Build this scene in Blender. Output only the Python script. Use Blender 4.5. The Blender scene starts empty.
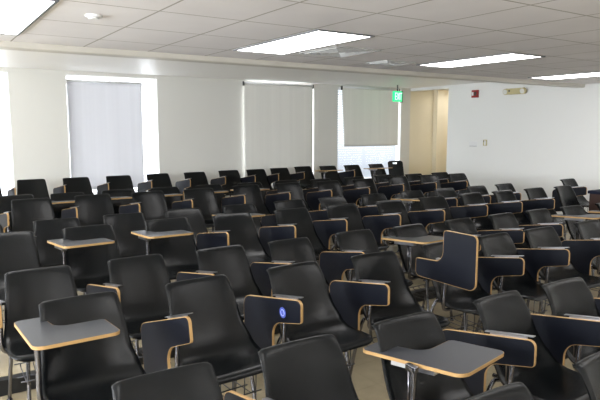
import bpy, bmesh, math, random
from mathutils import Vector, Matrix
random.seed(7)
S = bpy.context.scene
COL = S.collection
R = math.radians

# ------------------------------------------------------------------ materials
def nodes(name):
    m = bpy.data.materials.new(name); m.use_nodes = True
    nt = m.node_tree; b = nt.nodes['Principled BSDF']
    return m, nt, b
def mat(name, col, rough=.5, metal=0., spec=.5, bump=0, bscale=200, vary=0, vscale=3, emit=None, es=0, coat=0):
    m, nt, b = nodes(name)
    b.inputs['Base Color'].default_value = (*col, 1)
    b.inputs['Roughness'].default_value = rough
    b.inputs['Metallic'].default_value = metal
    b.inputs['Specular IOR Level'].default_value = spec
    b.inputs['Coat Weight'].default_value = coat
    tc = nt.nodes.new('ShaderNodeTexCoord')
    if vary:
        n = nt.nodes.new('ShaderNodeTexNoise'); n.inputs['Scale'].default_value = vscale; n.inputs['Detail'].default_value = 4
        nt.links.new(tc.outputs['Object'], n.inputs['Vector'])
        mx = nt.nodes.new('ShaderNodeMix'); mx.data_type = 'RGBA'
        mx.inputs[6].default_value = (*[c*(1-vary) for c in col], 1)
        mx.inputs[7].default_value = (*[min(1, c*(1+vary)) for c in col], 1)
        nt.links.new(n.outputs['Fac'], mx.inputs[0]); nt.links.new(mx.outputs[2], b.inputs['Base Color'])
    if bump:
        n = nt.nodes.new('ShaderNodeTexNoise'); n.inputs['Scale'].default_value = bscale; n.inputs['Detail'].default_value = 3
        nt.links.new(tc.outputs['Object'], n.inputs['Vector'])
        bp = nt.nodes.new('ShaderNodeBump'); bp.inputs['Strength'].default_value = bump; bp.inputs['Distance'].default_value = .002
        nt.links.new(n.outputs['Fac'], bp.inputs['Height']); nt.links.new(bp.outputs['Normal'], b.inputs['Normal'])
    if emit:
        b.inputs['Emission Color'].default_value = (*emit, 1); b.inputs['Emission Strength'].default_value = es
    return m

M = {}
M['shell'] = mat('black_shell_plastic', (.0025, .0034, .0040), .27, spec=.29, bump=.25, bscale=350)
M['tube'] = mat('dark_chrome', (.20, .20, .22), .25, metal=1)
M['steel'] = mat('bracket_steel', (.45, .45, .48), .3, metal=1)
M['wire'] = mat('rack_wire', (.05, .05, .055), .35, metal=.6)
M['lam'] = mat('grey_laminate', (.040, .043, .050), .38, spec=.45)
M['under'] = mat('navy_black_underside', (.0022, .0032, .0075), .5, spec=.20)
M['band'] = mat('tan_edge_band', (.42, .255, .10), .45, vary=.1, vscale=20)
M['wall'] = mat('greige_paint', (.72, .71, .665), .75, vary=.02, vscale=1.2)
M['wallr'] = mat('white_paint', (.82, .82, .80), .7, vary=.015, vscale=1.0)
M['hall'] = mat('beige_hall_paint', (.82, .74, .56), .75)
M['cove'] = mat('cove_gloss_paint', (.93, .91, .88), .45, spec=.5)
M['beam'] = mat('beam_paint', (.62, .59, .53), .5)
M['blind'] = mat('blind_fabric', (.60, .59, .56), .9)
M['white'] = mat('white_metal', (.8, .8, .8), .4)
M['dark'] = mat('dark_bracket', (.06, .06, .06), .5)
M['red'] = mat('alarm_red', (.35, .02, .02), .4)
M['cream'] = mat('emergency_cream', (.55, .48, .26), .5)
M['lamp'] = mat('lamp_lens', (.75, .75, .7), .25)
M['rub'] = mat('black_rubber', (.01, .01, .01), .5)
M['exitg'] = mat('exit_green', (.02, .45, .16), .5, emit=(.03, .9, .33), es=.75)
M['exitw'] = mat('exit_letters', (.8, .9, .8), .5, emit=(.6, 1, .75), es=.9)
M['sticker'] = mat('blue_sticker', (.07, .10, .42), .4)
M['stickerw'] = mat('sticker_ring', (.45, .5, .85), .4)
M['deskblue'] = mat('desk_top_navy', (.010, .013, .028), .7, spec=.15)
M['brown'] = mat('desk_brown', (.045, .02, .014), .5, vary=.2, vscale=10)
M['frame'] = mat('light_frame', (.16, .17, .18), .5)

# translucent roller blind lit by daylight
def translucent(name, col, f):
    m, nt, b = nodes(name)
    b.inputs['Base Color'].default_value = (*col, 1); b.inputs['Roughness'].default_value = .9
    tr = nt.nodes.new('ShaderNodeBsdfTranslucent'); tr.inputs[0].default_value = (*col, 1)
    mx = nt.nodes.new('ShaderNodeMixShader'); mx.inputs[0].default_value = f
    # faint vertical weave bands
    tc = nt.nodes.new('ShaderNodeTexCoord'); mp = nt.nodes.new('ShaderNodeMapping'); mp.inputs['Scale'].default_value = (9, 9, .15)
    n = nt.nodes.new('ShaderNodeTexNoise'); n.inputs['Scale'].default_value = 1.5
    mc = nt.nodes.new('ShaderNodeMix'); mc.data_type = 'RGBA'
    mc.inputs[6].default_value = (*[c*.95 for c in col], 1); mc.inputs[7].default_value = (*[min(1, c*1.05) for c in col], 1)
    nt.links.new(tc.outputs['Object'], mp.inputs[0]); nt.links.new(mp.outputs[0], n.inputs['Vector'])
    nt.links.new(n.outputs['Fac'], mc.inputs[0])
    nt.links.new(mc.outputs[2], b.inputs['Base Color']); nt.links.new(mc.outputs[2], tr.inputs[0])
    nt.links.new(b.outputs[0], mx.inputs[1]); nt.links.new(tr.outputs[0], mx.inputs[2])
    nt.links.new(mx.outputs[0], nt.nodes['Material Output'].inputs[0])
    return m
M['blind_lit'] = translucent('sunlit_blind_fabric', (.74, .74, .76), .24)
M['blind_dim'] = translucent('heavy_blind_fabric', (.88, .87, .82), .03)
M['slat'] = translucent('white_slat', (.75, .77, .80), .28)

def glass():
    m, nt, b = nodes('window_glass')
    g = nt.nodes.new('ShaderNodeBsdfGlossy'); g.inputs['Roughness'].default_value = .02
    t = nt.nodes.new('ShaderNodeBsdfTransparent'); mx = nt.nodes.new('ShaderNodeMixShader'); mx.inputs[0].default_value = .06
    nt.links.new(t.outputs[0], mx.inputs[1]); nt.links.new(g.outputs[0], mx.inputs[2])
    nt.links.new(mx.outputs[0], nt.nodes['Material Output'].inputs[0]); return m
M['glass'] = glass()

def lightlens():
    m, nt, b = nodes('fluorescent_lens')
    b.inputs['Base Color'].default_value = (.8, .8, .8, 1)
    tc = nt.nodes.new('ShaderNodeTexCoord'); mp = nt.nodes.new('ShaderNodeMapping')
    mp.inputs['Scale'].default_value = (1, 1, 1)
    w = nt.nodes.new('ShaderNodeTexWave'); w.wave_type = 'BANDS'; w.bands_direction = 'X'
    w.inputs['Scale'].default_value = 1.75; w.inputs['Distortion'].default_value = 0
    n = nt.nodes.new('ShaderNodeTexNoise'); n.inputs['Scale'].default_value = 5
    cr = nt.nodes.new('ShaderNodeMath'); cr.operation = 'MULTIPLY_ADD'; cr.inputs[1].default_value = .35; cr.inputs[2].default_value = .65
    c2 = nt.nodes.new('ShaderNodeMath'); c2.operation = 'MULTIPLY_ADD'; c2.inputs[1].default_value = .5
    sc = nt.nodes.new('ShaderNodeMath'); sc.operation = 'MULTIPLY'; sc.inputs[1].default_value = LENS
    nt.links.new(tc.outputs['Object'], w.inputs['Vector']); nt.links.new(tc.outputs['Object'], n.inputs['Vector'])
    nt.links.new(w.outputs['Fac'], cr.inputs[0]); nt.links.new(n.outputs['Fac'], c2.inputs[0]); nt.links.new(cr.outputs[0], c2.inputs[2])
    nt.links.new(c2.outputs[0], sc.inputs[0])
    b.inputs['Emission Color'].default_value = (1, .98, .97, 1)
    nt.links.new(sc.outputs[0], b.inputs['Emission Strength'])
    return m
LENS = 5.0
M['lens'] = lightlens()

def ceiling_mat():
    m, nt, b = nodes('acoustic_tile')
    L = nt.links
    b.inputs['Roughness'].default_value = .8
    tc = nt.nodes.new('ShaderNodeTexCoord'); sx = nt.nodes.new('ShaderNodeSeparateXYZ'); L.new(tc.outputs['Object'], sx.inputs[0])
    def mth(op, a, bb=None, c=None):
        n = nt.nodes.new('ShaderNodeMath'); n.operation = op
        for i, v in enumerate((a, bb, c)):
            if v is None: continue
            if isinstance(v, (int, float)): n.inputs[i].default_value = v
            else: L.new(v, n.inputs[i])
        return n.outputs[0]
    def line(sock, off, pitch, w):
        q = mth('DIVIDE', mth('SUBTRACT', sock, off), pitch)
        fr = mth('FRACT', q)
        d = mth('MINIMUM', fr, mth('SUBTRACT', 1, fr))
        return mth('LESS_THAN', mth('MULTIPLY', d, pitch), w)
    gx = line(sx.outputs[0], .17, .60, .007)
    gy = line(sx.outputs[1], 2.96, .71, .007)
    g = mth('MAXIMUM', gx, gy)
    n = nt.nodes.new('ShaderNodeTexNoise'); n.inputs['Scale'].default_value = 1.1; n.inputs['Detail'].default_value = 5
    L.new(tc.outputs['Object'], n.inputs['Vector'])
    cr = nt.nodes.new('ShaderNodeValToRGB')
    cr.color_ramp.elements[0].position = .3; cr.color_ramp.elements[0].color = (.79, .77, .785, 1)
    cr.color_ramp.elements[1].position = .7; cr.color_ramp.elements[1].color = (.88, .86, .875, 1)
    L.new(n.outputs['Fac'], cr.inputs[0])
    # old water stain ring
    vd = nt.nodes.new('ShaderNodeVectorMath'); vd.operation = 'DISTANCE'; vd.inputs[1].default_value = (1.06, 4.75, 0)
    n2 = nt.nodes.new('ShaderNodeTexNoise'); n2.inputs['Scale'].default_value = 6; L.new(tc.outputs['Object'], n2.inputs['Vector'])
    L.new(tc.outputs['Object'], vd.inputs[0])
    dd = mth('MULTIPLY_ADD', n2.outputs['Fac'], .3, vd.outputs['Value'])
    st = nt.nodes.new('ShaderNodeValToRGB')
    for e, (p, v) in zip(st.color_ramp.elements, ((.22, 0), (.46, 0))): e.position = p; e.color = (v, v, v, 1)
    e = st.color_ramp.elements.new(.32); e.color = (.35, .35, .35, 1)
    L.new(dd, st.inputs[0])
    m0 = nt.nodes.new('ShaderNodeMix'); m0.data_type = 'RGBA'; m0.inputs[7].default_value = (.50, .47, .42, 1)
    L.new(st.outputs[0], m0.inputs[0]); L.new(cr.outputs[0], m0.inputs[6])
    m1 = nt.nodes.new('ShaderNodeMix'); m1.data_type = 'RGBA'; m1.inputs[7].default_value = (.42, .40, .37, 1)
    L.new(g, m1.inputs[0]); L.new(m0.outputs[2], m1.inputs[6]); L.new(m1.outputs[2], b.inputs['Base Color'])
    n3 = nt.nodes.new('ShaderNodeTexNoise'); n3.inputs['Scale'].default_value = 90; L.new(tc.outputs['Object'], n3.inputs['Vector'])
    bp = nt.nodes.new('ShaderNodeBump'); bp.inputs['Strength'].default_value = .3; bp.inputs['Distance'].default_value = .003
    L.new(n3.outputs['Fac'], bp.inputs['Height']); L.new(bp.outputs[0], b.inputs['Normal'])
    return m
M['ceil'] = ceiling_mat()

def floor_mat():
    m, nt, b = nodes('waxed_floor_tile'); L = nt.links
    tc = nt.nodes.new('ShaderNodeTexCoord')
    br = nt.nodes.new('ShaderNodeTexBrick'); br.offset = 0; br.inputs['Scale'].default_value = 1
    br.inputs['Brick Width'].default_value = .305; br.inputs['Row Height'].default_value = .305; br.inputs['Mortar Size'].default_value = .0015
    br.inputs['Color1'].default_value = (.44, .37, .24, 1); br.inputs['Color2'].default_value = (.425, .355, .23, 1); br.inputs['Mortar'].default_value = (.36, .30, .19, 1)
    n = nt.nodes.new('ShaderNodeTexNoise'); n.inputs['Scale'].default_value = 9; n.inputs['Detail'].default_value = 6
    mx = nt.nodes.new('ShaderNodeMix'); mx.data_type = 'RGBA'; mx.blend_type = 'MULTIPLY'; mx.inputs[0].default_value = .35
    L.new(tc.outputs['Object'], br.inputs['Vector']); L.new(tc.outputs['Object'], n.inputs['Vector'])
    L.new(br.outputs['Color'], mx.inputs[6]); L.new(n.outputs['Fac'], mx.inputs[7]); L.new(mx.outputs[2], b.inputs['Base Color'])
    b.inputs['Roughness'].default_value = .22
    return m
M['floor'] = floor_mat()

# ------------------------------------------------------------------ mesh helpers
def link(name, me, m, parent=None, smooth=False, loc=None):
    if m is not None:
        me.materials.append(M[m])
    if smooth:
        for p in me.polygons: p.use_smooth = True
    o = bpy.data.objects.new(name, me); COL.objects.link(o)
    if parent: o.parent = parent
    if loc: o.location = loc
    return o
def bm_obj(name, bm, m, parent=None, smooth=False, loc=None):
    bmesh.ops.recalc_face_normals(bm, faces=bm.faces)
    me = bpy.data.meshes.new(name); bm.to_mesh(me); bm.free()
    return link(name, me, m, parent, smooth, loc)
def box(bm, x0, x1, y0, y1, z0, z1, bev=0):
    r = bmesh.ops.create_cube(bm, size=1)
    for v in r['verts']:
        v.co = Vector(((x0+x1)/2+v.co.x*(x1-x0), (y0+y1)/2+v.co.y*(y1-y0), (z0+z1)/2+v.co.z*(z1-z0)))
    if bev:
        es = list({e for v in r['verts'] for e in v.link_edges})
        bmesh.ops.bevel(bm, geom=es, offset=bev, segments=2, affect='EDGES', profile=.5)
def tube(bm, pts, r, n=8, cap=True):
    pts = [Vector(p) for p in pts]; rings = []
    up = None
    for i, p in enumerate(pts):
        d = (pts[min(i+1, len(pts)-1)]-pts[max(i-1, 0)]).normalized()
        a = Vector((0, 0, 1)) if abs(d.z) < .9 else Vector((1, 0, 0))
        if up is None: s = d.cross(a).normalized()
        else: s = (up - d*up.dot(d)).normalized()
        up = s; t = d.cross(s)
        rings.append([bm.verts.new(p+s*math.cos(k*2*math.pi/n)*r+t*math.sin(k*2*math.pi/n)*r) for k in range(n)])
    for a, b in zip(rings, rings[1:]):
        for k in range(n): bm.faces.new((a[k], a[(k+1) % n], b[(k+1) % n], b[k]))
    if cap: bm.faces.new(rings[0]); bm.faces.new(rings[-1][::-1])
def smooth_path(pts, k=5):
    P = [Vector(p) for p in pts]; out = []
    for i in range(len(P)-1):
        p0 = P[max(i-1, 0)]; p1 = P[i]; p2 = P[i+1]; p3 = P[min(i+2, len(P)-1)]
        for j in range(k):
            t = j/k
            out.append(.5*((2*p1)+(p2-p0)*t+(2*p0-5*p1+4*p2-p3)*t*t+(3*p1-p0-3*p2+p3)*t**3))
    out.append(P[-1]); return out
def disc(bm, c, axis, r, h, n=24):
    m = Vector(axis).to_track_quat('Z', 'Y').to_matrix().to_4x4(); m.translation = Vector(c)
    bmesh.ops.create_cone(bm, cap_ends=True, segments=n, radius1=r, radius2=r, depth=h, matrix=m)
def empty(name, loc, rz=0, label=None, cat=None, group=None):
    o = bpy.data.objects.new(name, None); COL.objects.link(o); o.location = loc; o.rotation_euler = (0, 0, rz)
    o.empty_display_size = .1
    tag(o, label, cat, group); return o
def tag(o, label=None, cat=None, group=None, kind=None):
    if label: o['label'] = label
    if cat: o['category'] = cat
    if group: o['group'] = group
    if kind: o['kind'] = kind
    return o
def struct(name, bm, m, parent=None, label=None):
    o = bm_obj(name, bm, m, parent)
    if not parent: o['kind'] = 'structure'
    if label: o['label'] = label
    return o

# ------------------------------------------------------------------ room
SIDE_FILL = 150  # power of the added lights outside the left wall
XL, XR = -3.2, 9.50          # side walls
YB, YF = 9.75, -3.5          # back (window) wall, front wall
YS = 3.93                    # step between the two floor levels
ZL = -.10                    # lower floor
ZC, ZV = 2.30, 2.46          # tile ceiling, cove ceiling
YE = 5.62                    # where the tile ceiling ends

b = bmesh.new(); box(b, XL-.1, XR+2.2, YS, YB+.3, -.3, 0); struct('floor_back', b, 'floor')
b = bmesh.new(); box(b, XL-.1, XR+2.2, YF-.2, YS-.02, -.4, ZL); struct('floor_front', b, 'floor')
b = bmesh.new(); box(b, XL, XR, YS-.02, YS, ZL, -.012); box(b, XL, XR, YS-.03, YS+.035, -.012, .004); struct('trim_1', b, 'rub')
b = bmesh.new(); box(b, XL-.1, XR+.2, YF-.2, YE, ZC, ZC+.3); struct('ceiling', b, 'ceil')
b = bmesh.new(); box(b, XL-.1, XR+2.2, YE+.16, YB+.3, ZV, ZV+.14); struct('ceiling_cove', b, 'cove')
b = bmesh.new(); box(b, XL, XR, YE, YE+.16, ZC-.055, ZV+.1, .012); struct('trim_2', b, 'beam')

def wall_with_holes(y0, y1, x0, x1, z0, z1, holes):
    bm = bmesh.new(); x = x0
    for (a, c, d, e) in sorted(holes):
        box(bm, x, a, y0, y1, z0, z1); box(bm, a, c, y0, y1, z0, d); box(bm, a, c, y0, y1, e, z1); x = c
    box(bm, x, x1, y0, y1, z0, z1); return bm
WIN = [(-.35, 1.27, .48, 2.395), (2.09, 3.56, .48, 2.40), (5.265, 6.83, .48, 2.428), (7.44, 9.22, .48, 2.435)]
WT = .26
struct('wall_back', wall_with_holes(YB, YB+WT, XL, XR, 0, ZV, WIN), 'wall')
b = bmesh.new(); y = YF-.2; ADDED_WIN = [(-2.6, -.4), (.4, 2.6), (3.4, 5.6), (6.6, 8.8)]  # openings for the added side windows
for a, c in ADDED_WIN:
    box(b, XL-.1, XL, y, a, ZL, ZV); box(b, XL-.1, XL, a, c, ZL, .75); box(b, XL-.1, XL, a, c, 2.15, ZV); y = c
box(b, XL-.1, XL, y, YB+.3, ZL, ZV); struct('wall_left', b, 'wall')
for i, (a, c) in enumerate(ADDED_WIN):      # unseen side windows and area lights, added to light the room
    b = bmesh.new(); box(b, XL-.09, XL-.04, a, a+.04, .75, 2.15); box(b, XL-.09, XL-.04, c-.04, c, .75, 2.15)
    box(b, XL-.09, XL-.04, a+.04, c-.04, .75, .79); box(b, XL-.09, XL-.04, a+.04, c-.04, 2.11, 2.15); box(b, XL-.09, XL-.04, (a+c)/2-.02, (a+c)/2+.02, .79, 2.11)
    w = struct('window_%d' % (i+5), b, 'white')  # invented window, out of view, that lets fill light in
    b = bmesh.new(); box(b, XL-.07, XL-.065, a+.04, c-.04, .79, 2.11); bm_obj('pane', b, 'glass', w)
    l = bpy.data.lights.new('daylight', 'AREA'); l.shape = 'RECTANGLE'; l.size = 1.4; l.size_y = c-a; l.energy = SIDE_FILL; l.color = (.90, .95, 1)  # added area light standing in for sky light
    lo = bpy.data.objects.new('daylight', l); COL.objects.link(lo); lo.location = (XL-.25, (a+c)/2, 1.45); lo.rotation_euler = (0, -math.pi/2, 0)
b = bmesh.new(); box(b, XL-.1, XR+.1, YF-.2, YF, ZL, ZV); struct('wall_front', b, 'wall')
OY = 8.62                     # start of the opening in the right wall
b = bmesh.new(); box(b, XR, XR+.15, YF-.2, OY, ZL, ZV); box(b, XR, XR+.15, OY, YB+.01, 2.40, ZV); struct('wall_right', b, 'wallr')
b = bmesh.new(); box(b, XR, XR+2.2, YB+.0, YB+.12, 0, ZV); box(b, XR+2.1, XR+2.2, OY-.3, YB, 0, ZV); box(b, XR+.15, XR+2.2, OY-.42, OY-.3, 0, ZV)
box(b, XR+.75, XR+.95, YB-.12, YB, 0, ZV)
struct('wall_hall', b, 'hall')
b = bmesh.new(); box(b, XR-.012, XR, YF, OY, ZL, ZL+.1); struct('baseboard_right', b, 'rub')
b = bmesh.new(); box(b, XL, XR, YB-.012, YB, 0, .1); struct('baseboard_back', b, 'rub')

for i, (x0, x1, z0, z1) in enumerate(WIN):
    b = bmesh.new(); f = .022; y0, y1 = YB+WT-.07, YB+WT-.02
    box(b, x0, x0+f, y0, y1, z0, z1); box(b, x1-f, x1, y0, y1, z0, z1)
    box(b, x0+f, x1-f, y0, y1, z0, z0+f); box(b, x0+f, x1-f, y0, y1, z1-f, z1); xm = (x0+x1)/2
    box(b, xm-.02, xm+.02, y0, y1, z0+f, z1-f)
    w = struct('window_%d' % (i+1), b, 'white')
    b = bmesh.new(); box(b, x0+f, x1-f, y0+.02, y0+.025, z0+f, z1-f); bm_obj('pane', b, 'glass', w)

# ------------------------------------------------------------------ blinds
def roller_blind(x0, x1, ztop, zbot, y, m, label, skew=0, wave=.006, ends='dark'):
    t = empty('roller_blind', (x0, y, 0), 0, label, 'window blind', 'roller blinds on the back wall windows')
    bm = bmesh.new(); nx, nz = 40, 24; W = x1-x0; g = []
    for j in range(nz+1):
        q = j/nz; row = []
        for i in range(nx+1):
            p = i/nx
            xx = p*W + skew*q*(1-p)
            row.append(bm.verts.new((xx, -wave*math.sin(p*9+q*2)*q - .02*q*math.sin(p*3.1), ztop+(zbot-ztop)*q)))
        g.append(row)
    for j in range(nz):
        for i in range(nx): bm.faces.new((g[j][i], g[j][i+1], g[j+1][i+1], g[j+1][i]))
    o = bm_obj('blind_fabric', bm, m, t, True)
    sol = o.modifiers.new('th', 'SOLIDIFY'); sol.thickness = .002
    bm = bmesh.new(); tube(bm, [(0, .0, ztop+.012), (W, .0, ztop+.012)], .017, 12); bm_obj('roller', bm, 'white', t, True)
    for s in (0, 1):
        bm = bmesh.new(); box(bm, s*(W+.004)-.006, s*(W+.004)+.010, -.022, .03, ztop-.045, ztop+.035, .003); bm_obj('end_bracket', bm, ends, t)
    bm = bmesh.new(); tube(bm, [(skew, -.003, zbot), (W, -.003, zbot)], .009, 8); bm_obj('bottom_bar', bm, 'white', t, True)
    return t
roller_blind(2.12, 3.33, 2.31, .56, YB+.12, 'blind_lit', 'backlit lilac-white roller blind in the window left of the blank wall', ends='white')
roller_blind(-.32, 1.10, 2.31, .56, YB+.12, 'blind_lit', 'backlit roller blind cut by the left edge of the photo', ends='white')
roller_blind(5.205, 6.77, 2.395, .50, YB-.045, 'blind_dim', 'greige roller blind pulled fully down, in the middle of the back wall')
roller_blind(7.50, 9.10, 2.40, 1.19, YB-.045, 'blind_dim', 'greige roller blind pulled halfway down above white slatted blind by exit sign', skew=.07)
t = empty('slatted_blind', (7.46, YB+.10, 0), 0, 'white horizontal slatted blind glowing below the half-lowered roller blind', 'window blind')
bm = bmesh.new()
for k in range(38):
    z = .52+k*.05
    m4 = Matrix.Translation((.87, 0, z)) @ Matrix.Rotation(R(62), 4, 'X') @ Matrix.Diagonal((1.66, .0535, .0015, 1))
    bmesh.ops.create_cube(bm, size=1, matrix=m4)
bm_obj('slats', bm, 'slat', t)
bm = bmesh.new(); box(bm, .02, 1.72, -.025, .025, 2.38, 2.43); bm_obj('head_rail', bm, 'white', t)
for x in (.3, 1.4):
    bm = bmesh.new(); box(bm, x-.002, x+.002, -.004, .0, .5, 2.38); bm_obj('ladder_cord', bm, 'white', t)

# ------------------------------------------------------------------ ceiling fixtures
def troffer(x0, x1, y0, y1, label, m='lens', zc=ZC):
    t = empty('ceiling_light', (0, 0, 0), 0, label, 'ceiling light', 'recessed fluorescent panels in the tile ceiling')
    t.location = ((x0+x1)/2, (y0+y1)/2, zc); w = (x1-x0)/2; h = (y1-y0)/2; f = .018
    bm = bmesh.new()
    box(bm, -w, w, -h, -h+f, -.010, 0); box(bm, -w, w, h-f, h, -.010, 0)
    box(bm, -w, -w+f, -h+f, h-f, -.010, 0); box(bm, w-f, w, -h+f, h-f, -.010, 0)
    bm_obj('frame', bm, 'frame', t)
    bm = bmesh.new(); box(bm, -w+f, w-f, -h+f, h-f, -.006, 0); bm_obj('lens', bm, m, t)
troffer(.17, .77, 3.67, 5.18, 'glowing fluorescent panel at the upper left corner of the photo')
troffer(2.60, 3.16, 3.66, 5.05, 'glowing fluorescent panel left of centre, beside the unlit ceiling diffuser')
troffer(4.97, 5.50, 3.70, 5.02, 'glowing fluorescent panel right of centre, above the exit sign and fire alarm')
troffer(7.55, 8.15, 4.20, 5.35, 'glowing fluorescent panel cut by the right edge of the photo')
for x in (.17, 2.57, 4.97, 7.37):  # unseen panels added to light the front of the room
    troffer(x, x+.58, .2, 1.6, 'added unseen fluorescent panel above the front rows')
    troffer(x, x+.58, -2.6, -1.2, 'added unseen fluorescent panel behind the camera position')
troffer(XR+.9, XR+1.5, YB-1.25, YB-.35, 'added unseen fluorescent panel in the side hall, hidden behind the white wall', zc=ZV)  # unseen lamp added to brighten the hall
for x in (-2.2,):
    troffer(x, x+.58, 3.7, 5.1, 'unseen fluorescent panel beyond the left edge of the photo')
    troffer(x, x+.58, .2, 1.6, 'added unseen fluorescent panel above the front rows')

def vent(x0, x1, y0, y1, label):
    t = empty('ceiling_vent', ((x0+x1)/2, (y0+y1)/2, ZC), 0, label, 'ceiling vent')
    w = (x1-x0)/2; h = (y1-y0)/2
    bm = bmesh.new(); box(bm, -w, w, -h, h, -.008, 0); bm_obj('face_plate', bm, 'vent', t)
    bm = bmesh.new()
    for k in range(4):
        q = 1-.2*k-.15
        for a, c, d, e in ((-w*q, w*q, -h*q, -h*q+.012), (-w*q, w*q, h*q-.012, h*q), (-w*q, -w*q+.012, -h*q+.012, h*q-.012), (w*q-.012, w*q, -h*q+.012, h*q-.012)):
            box(bm, a, c, d, e, -.016, -.008)
    bm_obj('louvre_rings', bm, 'vent', t)
M['vent'] = mat('vent_metal', (.55, .55, .54), .25, metal=.3)
vent(3.24, 3.78, 4.28, 4.90, 'grey metal air diffuser set right of the left-centre light panel')
vent(4.36, 4.80, 4.85, 5.20, 'small metal vent left of the right-centre light panel')
bm = bmesh.new(); disc(bm, (0, 0, -.008), (0, 0, 1), .055, .016); disc(bm, (0, 0, -.020), (0, 0, 1), .035, .012)
tag(bm_obj('smoke_detector', bm, 'white', None, False, (1.06, 4.04, ZC)), 'small round white detector disc on the ceiling at upper left', 'smoke detector')

# ------------------------------------------------------------------ wall fixtures
# fire alarm on right wall
t = empty('fire_alarm', (XR, 7.90, 2.25), 0, 'small red fire alarm box high on the white right wall', 'fire alarm')
bm = bmesh.new(); box(bm, -.05, 0, -.075, .075, -.075, .075, .006); bm_obj('housing', bm, 'red', t)
bm = bmesh.new(); box(bm, -.058, -.05, .02, .06, -.035, .035, .002); bm_obj('strobe_lens', bm, 'white', t)
bm = bmesh.new(); box(bm, -.056, -.05, -.05, .0, -.04, .04); bm_obj('horn_grille', bm, 'dark', t)
# emergency light
t = empty('emergency_light', (XR, 6.97, 2.25), 0, 'cream emergency light unit with two lamp heads on the right wall', 'emergency light')
bm = bmesh.new(); box(bm, -.09, 0, -.17, .14, -.055, .055, .012); bm_obj('housing', bm, 'cream', t)
for y in (-.20, .17):
    bm = bmesh.new(); disc(bm, (-.06, y, .0), (-1, 0, -.15), .058, .06); o = bm_obj('lamp_head', bm, 'cream', t)
    bm = bmesh.new(); disc(bm, (-.095, y, -.005), (-1, 0, -.15), .045, .012); bm_obj('lamp_lens', bm, 'lamp', o)
bm = bmesh.new(); disc(bm, (-.094, .08, .01), (1, 0, 0), .016, .008); bm_obj('indicator', bm, 'dark', t)
# thermostat and plate
t = empty('thermostat', (XR, 7.62, 1.28), 0, 'small beige thermostat on the white right wall', 'thermostat')
bm = bmesh.new(); box(bm, -.03, 0, -.04, .04, -.06, .06, .006); bm_obj('housing', bm, 'cream', t)
bm = bmesh.new(); box(bm, -.038, -.03, -.03, .005, -.05, .045, .003); bm_obj('cover', bm, 'white', t)
bm = bmesh.new(); box(bm, -.035, -.03, .012, .03, .02, .045); bm_obj('dial', bm, 'dark', t)
t = empty('wall_plate', (XR, 7.92, 1.25), 0, 'blank white cover plate on the right wall left of the thermostat', 'wall plate')
bm = bmesh.new(); box(bm, -.008, 0, -.10, .10, -.05, .05, .003); bm_obj('plate', bm, 'white', t)
bm = bmesh.new(); box(bm, -.012, -.008, -.09, .09, -.047, -.04); bm_obj('lower_lip', bm, 'frame', t)
# exit sign hung from the cove ceiling
t = empty('exit_sign', (8.40, 9.0, 2.215), R(10), 'green glowing EXIT sign hanging in front of the right back window', 'exit sign')
t.scale = (.78, 1, 1)
bm = bmesh.new(); box(bm, -.165, .165, -.03, .03, -.105, .105, .008); bm_obj('housing', bm, 'exitg', t)
bm = bmesh.new(); box(bm, .165, .20, -.03, .03, -.12, .12, .004); bm_obj('side_cap', bm, 'frame', t)
bm = bmesh.new(); tube(bm, [(0, 0, .10), (0, 0, ZV-2.225)], .015); bm_obj('stem', bm, 'dark', t)
def strokes(bm, segs, ox, s, th=.018):
    for (x0, z0, x1, z1) in segs:
        a = Vector((ox+x0*s, 0, z0*s)); c = Vector((ox+x1*s, 0, z1*s)); d = c-a; L_ = d.length
        ang = math.atan2(d.z, d.x)
        m4 = Matrix.Translation(((a.x+c.x)/2, -.033, (a.z+c.z)/2)) @ Matrix.Rotation(-ang, 4, 'Y') @ Matrix.Diagonal((L_+th*.6, .004, th, 1))
        bmesh.ops.create_cube(bm, size=1, matrix=m4)
GL = {'E': [(0, 0, 0, 1), (0, 0, .5, 0), (0, .5, .45, .5), (0, 1, .5, 1)], 'X': [(0, 0, .55, 1), (0, 1, .55, 0)], 'I': [(.1, 0, .1, 1)], 'T': [(.28, 0, .28, 1), (0, 1, .56, 1)]}
for ch, ox in zip('EXIT', (-.135, -.058, .018, .062)):
    bm = bmesh.new(); strokes(bm, [(a, c-.5, d, e-.5) for a, c, d, e in GL[ch]], ox, .13); bm_obj('letter', bm, 'exitw', t)

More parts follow.
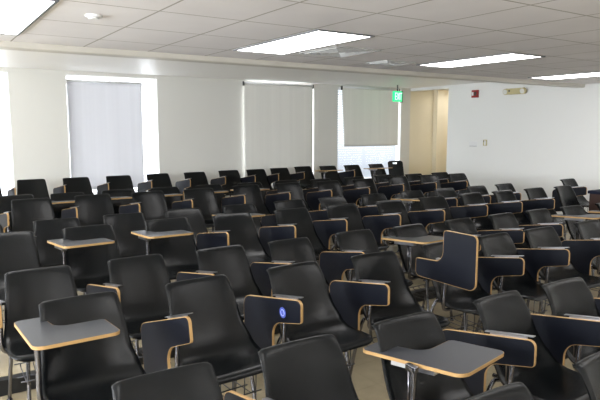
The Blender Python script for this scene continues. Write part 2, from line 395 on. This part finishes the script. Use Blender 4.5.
# ------------------------------------------------------------------ tablet arm chair
H0 = .82
def shell_mesh():
    prof = [(.024, .796), (.019, .812), (.004, .8185), (-.010, .811), (-.024, .790), (-.050, .735), (-.085, .655), (-.120, .580), (-.158, .515), (-.205, .468),
            (-.262, .448), (-.33, .443), (-.40, .447), (-.46, .455), (-.500, .458), (-.522, .448), (-.532, .430)]
    prof = smooth_path([(0, y, z) for y, z in prof], 4)
    # cumulative length
    Ls = [0]
    for a, c in zip(prof, prof[1:]): Ls.append(Ls[-1]+(c-a).length)
    T = Ls[-1]
    wk = [(0, .184), (.05, .188), (.15, .195), (.30, .206), (.42, .217), (.52, .228), (.62, .236), (.80, .238), (.92, .232), (1, .215)]
    def wid(q):
        for (a, x), (c, y) in zip(wk, wk[1:]):
            if q <= c: return x+(y-x)*(q-a)/(c-a)
        return wk[-1][1]
    nx = 28; bm = bmesh.new(); g = []
    for i, p in enumerate(prof):
        s = Ls[i]; q = s/T; w = wid(q)
        def rnd(d, r): return 0 if d >= r else r-math.sqrt(max(0, r*r-(r-d)**2))
        w -= rnd(s, .045)+rnd(T-s, .07)*.9
        d = (prof[min(i+1, len(prof)-1)]-prof[max(i-1, 0)]).normalized()
        nrm = Vector((0, d.z, -d.y))
        if nrm.z < 0 or (abs(nrm.z) < .2 and nrm.y > 0): nrm = -nrm
        nrm = Vector((0, d.z, -d.y)); nrm = nrm if (nrm.y < 0 or nrm.z > 0) else -nrm
        # bucket depth: back curves forward at its sides, waist most, seat sides lift a little
        bk = .030*math.exp(-((q-.18)/.16)**2) + .042*math.exp(-((q-.48)/.18)**2) + .018*math.exp(-((q-.80)/.16)**2)
        fwd = Vector((0, -1, 0)) if q < .40 else (Vector((0, -1, 0)).lerp(Vector((0, -.25, 1)), min(1, (q-.40)/.22))).normalized()
        row = []
        for k in range(nx+1):
            t = -1+2*k/nx
            e = abs(t)**2.6
            row.append(bm.verts.new(Vector((w*t, p.y, p.z)) + fwd*bk*e + (Vector((0, .010, -.012))*(abs(t)**22) if .03 < q < .97 else Vector())))
        g.append(row)
    for a, c in zip(g, g[1:]):
        for k in range(nx): bm.faces.new((a[k], a[k+1], c[k+1], c[k]))
    bmesh.ops.recalc_face_normals(bm, faces=bm.faces)
    # thickness
    me = bpy.data.meshes.new('seat_shell'); bm.to_mesh(me); bm.free(); return me

PL, PW = .525, .355
def plate_outline():
    def arc(cx, cy, r, a0, a1, n=6): return [(cx+r*math.cos(R(a0+(a1-a0)*k/n)), cy+r*math.sin(R(a0+(a1-a0)*k/n))) for k in range(n+1)]
    pts = []
    pts += arc(.035, .035, .035, 180, 270, 5)
    pts += arc(PL-.05, .05, .05, 270, 360)
    pts += arc(PL-.035, PW-.035, .035, 0, 90)
    pts += arc(.250+.025, PW-.025, .025, 90, 170)
    pts += arc(.250-.075, .125+.085, .075, 0, -80)[0:]
    pts += arc(.015, .110, .015, 80, 180, 3)
    return pts
def plate_bm(off, th0, th1, T):
    pts = plate_outline(); bm = bmesh.new(); n = len(pts)
    P = []
    for i in range(n):
        a = Vector(pts[i-1]); c = Vector(pts[i]); d = Vector(pts[(i+1) % n])
        t = ((d-c).normalized()+(c-a).normalized()).normalized(); nn = Vector((t.y, -t.x)); P.append(c+nn*off)
    top = [bm.verts.new(T(p.x, p.y, th1)) for p in P]; bot = [bm.verts.new(T(p.x, p.y, th0)) for p in P]
    bm.faces.new(top); bm.faces.new(bot[::-1])
    for i in range(n): bm.faces.new((bot[i], bot[(i+1) % n], top[(i+1) % n], top[i]))
    return bm
def T_up(u, v, w): return Vector((-.295+v, +.035-u*.997-w*.07, .724+u*.07+w*.997))
def T_fold(u, v, w):
    a = R(9); y, z = -.475+u, -v                       # arm end forward, paddle hanging at the back
    yy = y+.475; py = -.475+yy*math.cos(a); return Vector((-.288-w-(py+.2)*.09, py-w*.09, .748-yy*math.sin(a)+z))
def T_raise(u, v, w): return Vector((-.285-w, -.055-u, .625+v))

def box_T(bm, T, u0, u1, v0, v1, w0, w1):
    vs = [bm.verts.new(T(u, v, w)) for u in (u0, u1) for v in (v0, v1) for w in (w0, w1)]
    for f in ((0, 1, 3, 2), (4, 6, 7, 5), (0, 4, 5, 1), (2, 3, 7, 6), (0, 2, 6, 4), (1, 5, 7, 3)): bm.faces.new([vs[i] for i in f])

me_shell = shell_mesh()
PARTS = {}
def build_parts():
    D = {}
    # legs: two front, two rear, splayed tubes with glides
    legs = []
    for sx in (-1, 1):
        for (yt, yb, kind) in ((-.36, -.42, 'f'), (-.13, -.03, 'r')):
            bm = bmesh.new()
            tube(bm, smooth_path([(sx*.08, yt, .425), (sx*.12, yt, .422), (sx*.18*(.72 if kind == 'f' else 1), yt+(yb-yt)*.08, .395), (sx*.205*(.70 if kind == 'f' else 1), yb, .012)], 4), .0115, 8)
            disc(bm, (sx*.205*(.70 if kind == 'f' else 1), yb, .007), (0, 0, 1), .017, .014, 10)
            bmesh.ops.recalc_face_normals(bm, faces=bm.faces)
            me = bpy.data.meshes.new('leg'); bm.to_mesh(me); bm.free(); me.materials.append(M['tube'])
            for p in me.polygons: p.use_smooth = True
            legs.append(me)
    D['legs'] = legs
    def mk(name, bm, m, smooth=False):
        bmesh.ops.recalc_face_normals(bm, faces=bm.faces)
        me = bpy.data.meshes.new(name); bm.to_mesh(me); bm.free(); me.materials.append(M[m])
        if smooth:
            for p in me.polygons: p.use_smooth = True
        return me
    bm = bmesh.new()
    tube(bm, [(-.10, -.46, .425), (-.10, -.08, .425)], .011); tube(bm, [(.10, -.46, .425), (.10, -.08, .425)], .011)
    box(bm, -.12, .12, -.42, -.38, .425, .438); box(bm, -.12, .12, -.15, -.11, .425, .44)
    D['seat_frame'] = mk('seat_frame', bm, 'tube', True)
    bm = bmesh.new()
    for k in range(5): x = -.14+k*.07; tube(bm, smooth_path([(x, -.40, .40), (x, -.395, .27), (x, -.37, .245), (x, -.12, .245), (x, -.10, .27)], 3), .003, 5)
    for y, z in ((-.395, .27), (-.25, .243), (-.10, .27)): tube(bm, [(-.175, y, z), (.175, y, z)], .004, 5)
    D['book_rack'] = mk('book_rack', bm, 'wire', True)
    bm = bmesh.new()
    tube(bm, smooth_path([(-.10, -.27, .418), (-.19, -.27, .412), (-.238, -.275, .43), (-.250, -.285, .48), (-.250, -.29, .60), (-.250, -.29, .712)], 4), .0125, 10)
    tube(bm, [(-.250, -.262, .50), (-.250, -.262, .70)], .006, 8)
    box(bm, -.262, -.238, -.31, -.25, .695, .722, .003)
    D['post'] = mk('tablet_post', bm, 'tube', True)
    for st, T in (('up', T_up), ('folded', T_fold), ('raised', T_raise)):
        D['plate_'+st] = mk('tablet', plate_bm(-.0012, -.0085, .0085, T), 'lam')
        me = D['plate_'+st]; me.materials.append(M['under'])
        me.polygons[1 if st == 'up' else 0].material_index = 1
        D['band_'+st] = mk('edge_band', plate_bm(.0016, -.0075, .0075, T), 'band')
        bm = bmesh.new()
        if st == 'up': box_T(bm, T, .16, .38, .02, .055, -.036, -.0098); box_T(bm, T, .24, .32, .03, .12, -.022, -.0098)
        elif st == 'folded': box_T(bm, T, .02, .27, -.014, -.010, -.032, -.010); box_T(bm, T, .05, .24, -.008, .03, -.018, -.0098); box_T(bm, T, .10, .18, .02, .06, -.03, -.0098)
        else: box_T(bm, T, .08, .30, .02, .08, -.022, -.0098); box_T(bm, T, .17, .25, .0, .15, -.034, -.0098)
        D['bracket_'+st] = mk('hinge_bracket', bm, 'steel')
    return D
D = build_parts()
me_shell.materials.append(M['shell'])
for p in me_shell.polygons: p.use_smooth = True

def child(name, me, par, dz=0):
    o = bpy.data.objects.new(name, me); COL.objects.link(o); o.parent = par; o.location = (0, 0, dz); return o
def make_chair(state):
    t = empty('tablet_arm_chair', (0, 0, 0))
    s = child('seat_shell', me_shell, t)
    so = s.modifiers.new('thick', 'SOLIDIFY'); so.thickness = .011; so.offset = -1
    bv = s.modifiers.new('soft', 'BEVEL'); bv.width = .004; bv.segments = 2; bv.limit_method = 'ANGLE'; bv.angle_limit = R(50)
    for me in D['legs']: child('leg', me, t)
    child('seat_frame', D['seat_frame'], t); child('book_rack', D['book_rack'], t); 
    if state == 'none': return t
    child('tablet_post', D['post'], t)
    p = child('tablet', D['plate_'+state], t); child('edge_band', D['band_'+state], p); child('hinge_bracket', D['bracket_'+state], p)
    return t
PROTO = {}
def copy_tree(o, parent=None):
    c = o.copy(); COL.objects.link(c); c.parent = parent
    for ch in list(o.children): copy_tree(ch, c)
    return c

# ---- camera numbers (also used to lay the rows out from where each backrest stands)
CAMZ = 1.56; FPX = 582.; YAW = R(33.66); PIT = R(7.0)
rv = Vector((math.cos(YAW), -math.sin(YAW), 0)); fv = Vector((math.sin(YAW)*math.cos(PIT), math.cos(YAW)*math.cos(PIT), -math.sin(PIT))); uv = rv.cross(fv)
def at_z(x, y, z):
    d = fv+rv*((x-300)/FPX)-uv*((y-200)/FPX); k = (z-CAMZ)/d.z; return Vector((d.x*k, d.y*k))

# rows: absolute height of backrest top, nominal row line Y, [(px, py, tablet)]
U, F, V_, N_ = 'up', 'folded', 'raised', 'none'
ROWS = [
 (0, .83, [(-16, 181.3, F), (31, 179.2, F), (75.5, 177.5, F), (118, 175.7, F), (157, 173.5, F), (194, 172.2, F), (228, 170.2, F), (255, 169.3, F), (278.5, 167.8, F), (302, 166, F), (327, 165.8, U), (351, 165, F), (375, 164, U)]),
 (1, .80, [(15, 195, F), (67, 193, U), (117, 189.5, U), (164, 187.2, U), (208, 184.5, U), (249, 182.5, U), (286, 180, F), (320, 179, F), (353, 177, F), (382.5, 174.6, F), (413, 173.9, F), (439, 172.4, F)]),
 (2, .84, [(31, 199, F), (92, 194.5, F), (147, 191.5, F), (198, 188.7, F), (245, 184.5, F), (287, 182.5, F), (327, 181, F), (362, 179, F), (396, 176, F), (427, 174.8, F), (456, 173.7, F)]),
 (3, .77, [(-24, 226, F), (56, 219, F), (123, 213.5, F), (182, 208.8, F), (238, 204.5, U), (288, 200, F), (331, 196.7, F), (372, 194, F), (410, 190.5, U), (443, 188, F), (475, 186, F), (503, 183.7, F), (567, 179.0, F)]),
 (4, .805, [(5, 233, F), (87, 226, U), (166, 218.5, U), (231, 214, F), (290, 209, F), (340, 204, F), (388, 200.3, F), (431, 197, F), (469, 192.5, F), (501.5, 190.3, F), (533, 188, F), (562, 186, N_)]),
 (5, .70, [(38, 268.5, F), (135, 256.5, F), (219, 247, F), (288, 239.5, F), (353, 230.5, F), (407, 225, U), (457, 219, F), (500, 213.5, F), (536, 209.3, F), (570, 206, U), (604, 202.5, U)]),
 (6, .73, [(78.5, 296, U), (196, 278.5, F), (292, 264, F), (372, 253.5, F), (440, 242, V_), (492, 234, F), (538, 228, F), (586, 221, F)]),
 (7, .68, [(163, 371, F), (297, 341, F), (403, 316.5, U), (495.5, 294.4, F), (561.5, 280.7, F), (617, 268, F)]),
 (8, .68, [(487, 393, F), (600, 353, F)]),
]
ORD = ['first', 'second', 'third', 'fourth', 'fifth', 'sixth', 'seventh', 'eighth', 'ninth', 'tenth', 'eleventh', 'twelfth', 'thirteenth']
RN = ['the back row', 'second row from back', 'third row from back', 'fourth row from back', 'fifth row from back', 'fourth row from front', 'third row from front', 'second row from front', 'the front row']
SPECIAL = {(6, 0): 'black shell chair at far left with a level grey writing tablet, nearest the left edge',
           (7, 2): 'black shell chair nearest the camera with its tablet swung level',
           (6, 4): 'black shell chair hidden behind its own upright navy writing tablet',
           (6, 2): 'black shell chair whose folded tablet carries a round blue sticker',
           (6, 1): 'black shell chair behind the front-left one, folded tablet tilted, no sticker, left of blue sticker',
           (8, 1): 'black shell chair cut by the lower right corner of the photo',
           (8, 0): 'black shell chair showing only its top rim at the bottom edge',
           (7, 0): 'black shell chair cut by the bottom edge at left, front-most on that side'}
STN = {U: 'tablet level', F: 'tablet folded down', V_: 'tablet upright', N_: 'no tablet'}
chairs = {}
for (r, ztop, lst) in ROWS:
    fl = 0 if r < 5 else ZL
    dz = ztop-fl-H0+.002
    pts = [at_z(x, y, ztop) for x, y, s in lst]
    # rows stand straight: pull each chair most of the way to its row's fitted line
    n = len(pts); mx = sum(p.x for p in pts)/n; my = sum(p.y for p in pts)/n
    sxx = sum((p.x-mx)**2 for p in pts); k = sum((p.x-mx)*(p.y-my) for p in pts)/sxx if n > 2 else 0
    for i, ((x, y, st), p) in enumerate(zip(lst, pts)):
        yl = my+k*(p.x-mx) if n > 2 else p.y
        yy = yl+(p.y-yl)*.6
        xx = p.x*yy/p.y
        if st not in PROTO:
            c = make_chair(st); PROTO[st] = c
        else: c = copy_tree(PROTO[st])
        c.location = (xx, yy, fl); c.rotation_euler = (0, 0, R(random.uniform(-2.5, 2.5)))
        c['label'] = SPECIAL.get((r, i), 'black shell chair, %s from left in %s, %s' % (ORD[i], RN[r], STN[st]))
        c['category'] = 'chair'; c['group'] = 'black tablet-arm chairs standing in rows'
        for ch in c.children:
            if ch.name.split('.')[0] == 'leg': ch.scale = (1, 1, (.42+dz)/.42)
            else: ch.location = (0, 0, dz)
        chairs[(r, i)] = c

def turn_tablet(key, axis, deg, pivot):
    tb = [o for o in chairs[key].children if o.name.split('.')[0] == 'tablet'][0]
    m = Matrix.Rotation(R(deg), 4, axis); pv = Vector(pivot)
    tb.rotation_euler = m.to_euler(); tb.location = Vector(tb.location)+pv-(m @ pv)
turn_tablet((7, 2), 'Z', 13, (-.25, -.29, 0))
turn_tablet((6, 1), 'X', -9, (-.25, -.29, .72))
for o in chairs[(7, 2)].children:
    if o.name.split('.')[0] == 'tablet_post': o.location.x += .055
    if o.name.split('.')[0] == 'tablet': o.location += Vector((.13, 0, -.03))
for o in chairs[(7, 3)].children:
    if o.name.split('.')[0] == 'tablet': o.location.y += .06
# blue sticker on the folded tablet of one chair
c = chairs[(6, 2)]; tab = [o for o in c.children if o.name.split('.')[0] == 'tablet'][0]
ctr = T_fold(.15, .075, .011)
bm = bmesh.new(); disc(bm, ctr, (1, 0, 0), .030, .0016); o = bm_obj('sticker', bm, 'sticker', tab); o['label'] = 'round blue sticker'
bm = bmesh.new()
ring = [ctr+Vector((-.0012, .017*math.cos(k*math.pi/12), .017*math.sin(k*math.pi/12))) for k in range(25)]
tube(bm, ring, .0022, 5, False); s2 = bm_obj('sticker_ring', bm, 'stickerw', tab); s2['label'] = 'paler ring printed on the blue sticker'

# plain stacking chair with a hand slot near the wall
t = empty('stacking_chair', (8.55, 9.22, 0), R(-8), 'plain black chair with a hand slot in its tall back, beside the bright window', 'chair')
bm = bmesh.new()
nx, nz = 20, 24; g = {}
def bp(i, j):
    p = -1+2*i/nx; q = j/nz; w = .19
    z = .44+q*.44; y = .0-.10*(1-q) - .03*p*p
    e = .05
    if q > 1-e/.44*1.0:
        dd = (1-q)*.44; w -= e-math.sqrt(max(0, e*e-(e-dd)**2))
    return Vector((w*p, y, z))
for j in range(nz+1):
    for i in range(nx+1): g[i, j] = bm.verts.new(bp(i, j))
for j in range(nz):
    for i in range(nx):
        if 7 <= i <= 12 and 20 <= j <= 21: continue
        bm.faces.new((g[i, j], g[i+1, j], g[i+1, j+1], g[i, j+1]))
o = bm_obj('backrest', bm, 'shell', t, True); o.modifiers.new('s', 'SOLIDIFY').thickness = .012
bm = bmesh.new(); box(bm, -.20, .20, -.50, -.08, .43, .46, .012); bm_obj('seat', bm, 'shell', t)
for sx in (-1, 1):
    for yt, yb in ((-.44, -.48), (-.12, -.02)):
        bm = bmesh.new(); tube(bm, [(sx*.17, yt, .43), (sx*.20, yb, 0)], .011); bm_obj('leg', bm, 'tube', t, True)

# desk at the right edge
t = empty('side_desk', (0, 0, 0), 0, 'dark desk with a navy top and brown side panel at the right edge', 'desk')
p0 = at_z(582, 192.5, .74); t.location = (p0.x+.30, p0.y-.20, 0)
bm = bmesh.new(); box(bm, 0, 1.0, -.02, .30, .70, .74, .004); bm_obj('desk_top', bm, 'deskblue', t)
bm = bmesh.new(); box(bm, .02, .05, .0, .28, .0, .70); bm_obj('side_panel', bm, 'brown', t)
bm = bmesh.new(); box(bm, .05, .32, .26, .28, .35, .70); bm_obj('front_panel', bm, 'brown', t)
bm = bmesh.new(); tube(bm, [(.32, .0, .715), (.32, .0, 0)], .018); bm_obj('leg', bm, 'tube', t, True)
bm = bmesh.new(); tube(bm, [(.95, .0, .715), (.95, .0, 0)], .018); bm_obj('leg', bm, 'tube', t, True)

# ------------------------------------------------------------------ light and camera
W = bpy.data.worlds.new('overcast daylight'); S.world = W; W.use_nodes = True
bg = W.node_tree.nodes['Background']; bg.inputs[0].default_value = (.88, .93, 1, 1); bg.inputs[1].default_value = 5.0

cam = bpy.data.cameras.new('camera'); co = bpy.data.objects.new('camera', cam); COL.objects.link(co)
cam.sensor_width = 36; cam.lens = FPX/600*36; cam.clip_start = .05; cam.clip_end = 100
co.location = (0, 0, CAMZ); co.rotation_euler = (math.pi/2-PIT, 0, -YAW)
S.camera = co
S.view_settings.view_transform = 'Standard'; S.view_settings.look = 'None'; S.view_settings.gamma = 1
S.view_settings.use_curve_mapping = False
S.view_settings.exposure = 0.45
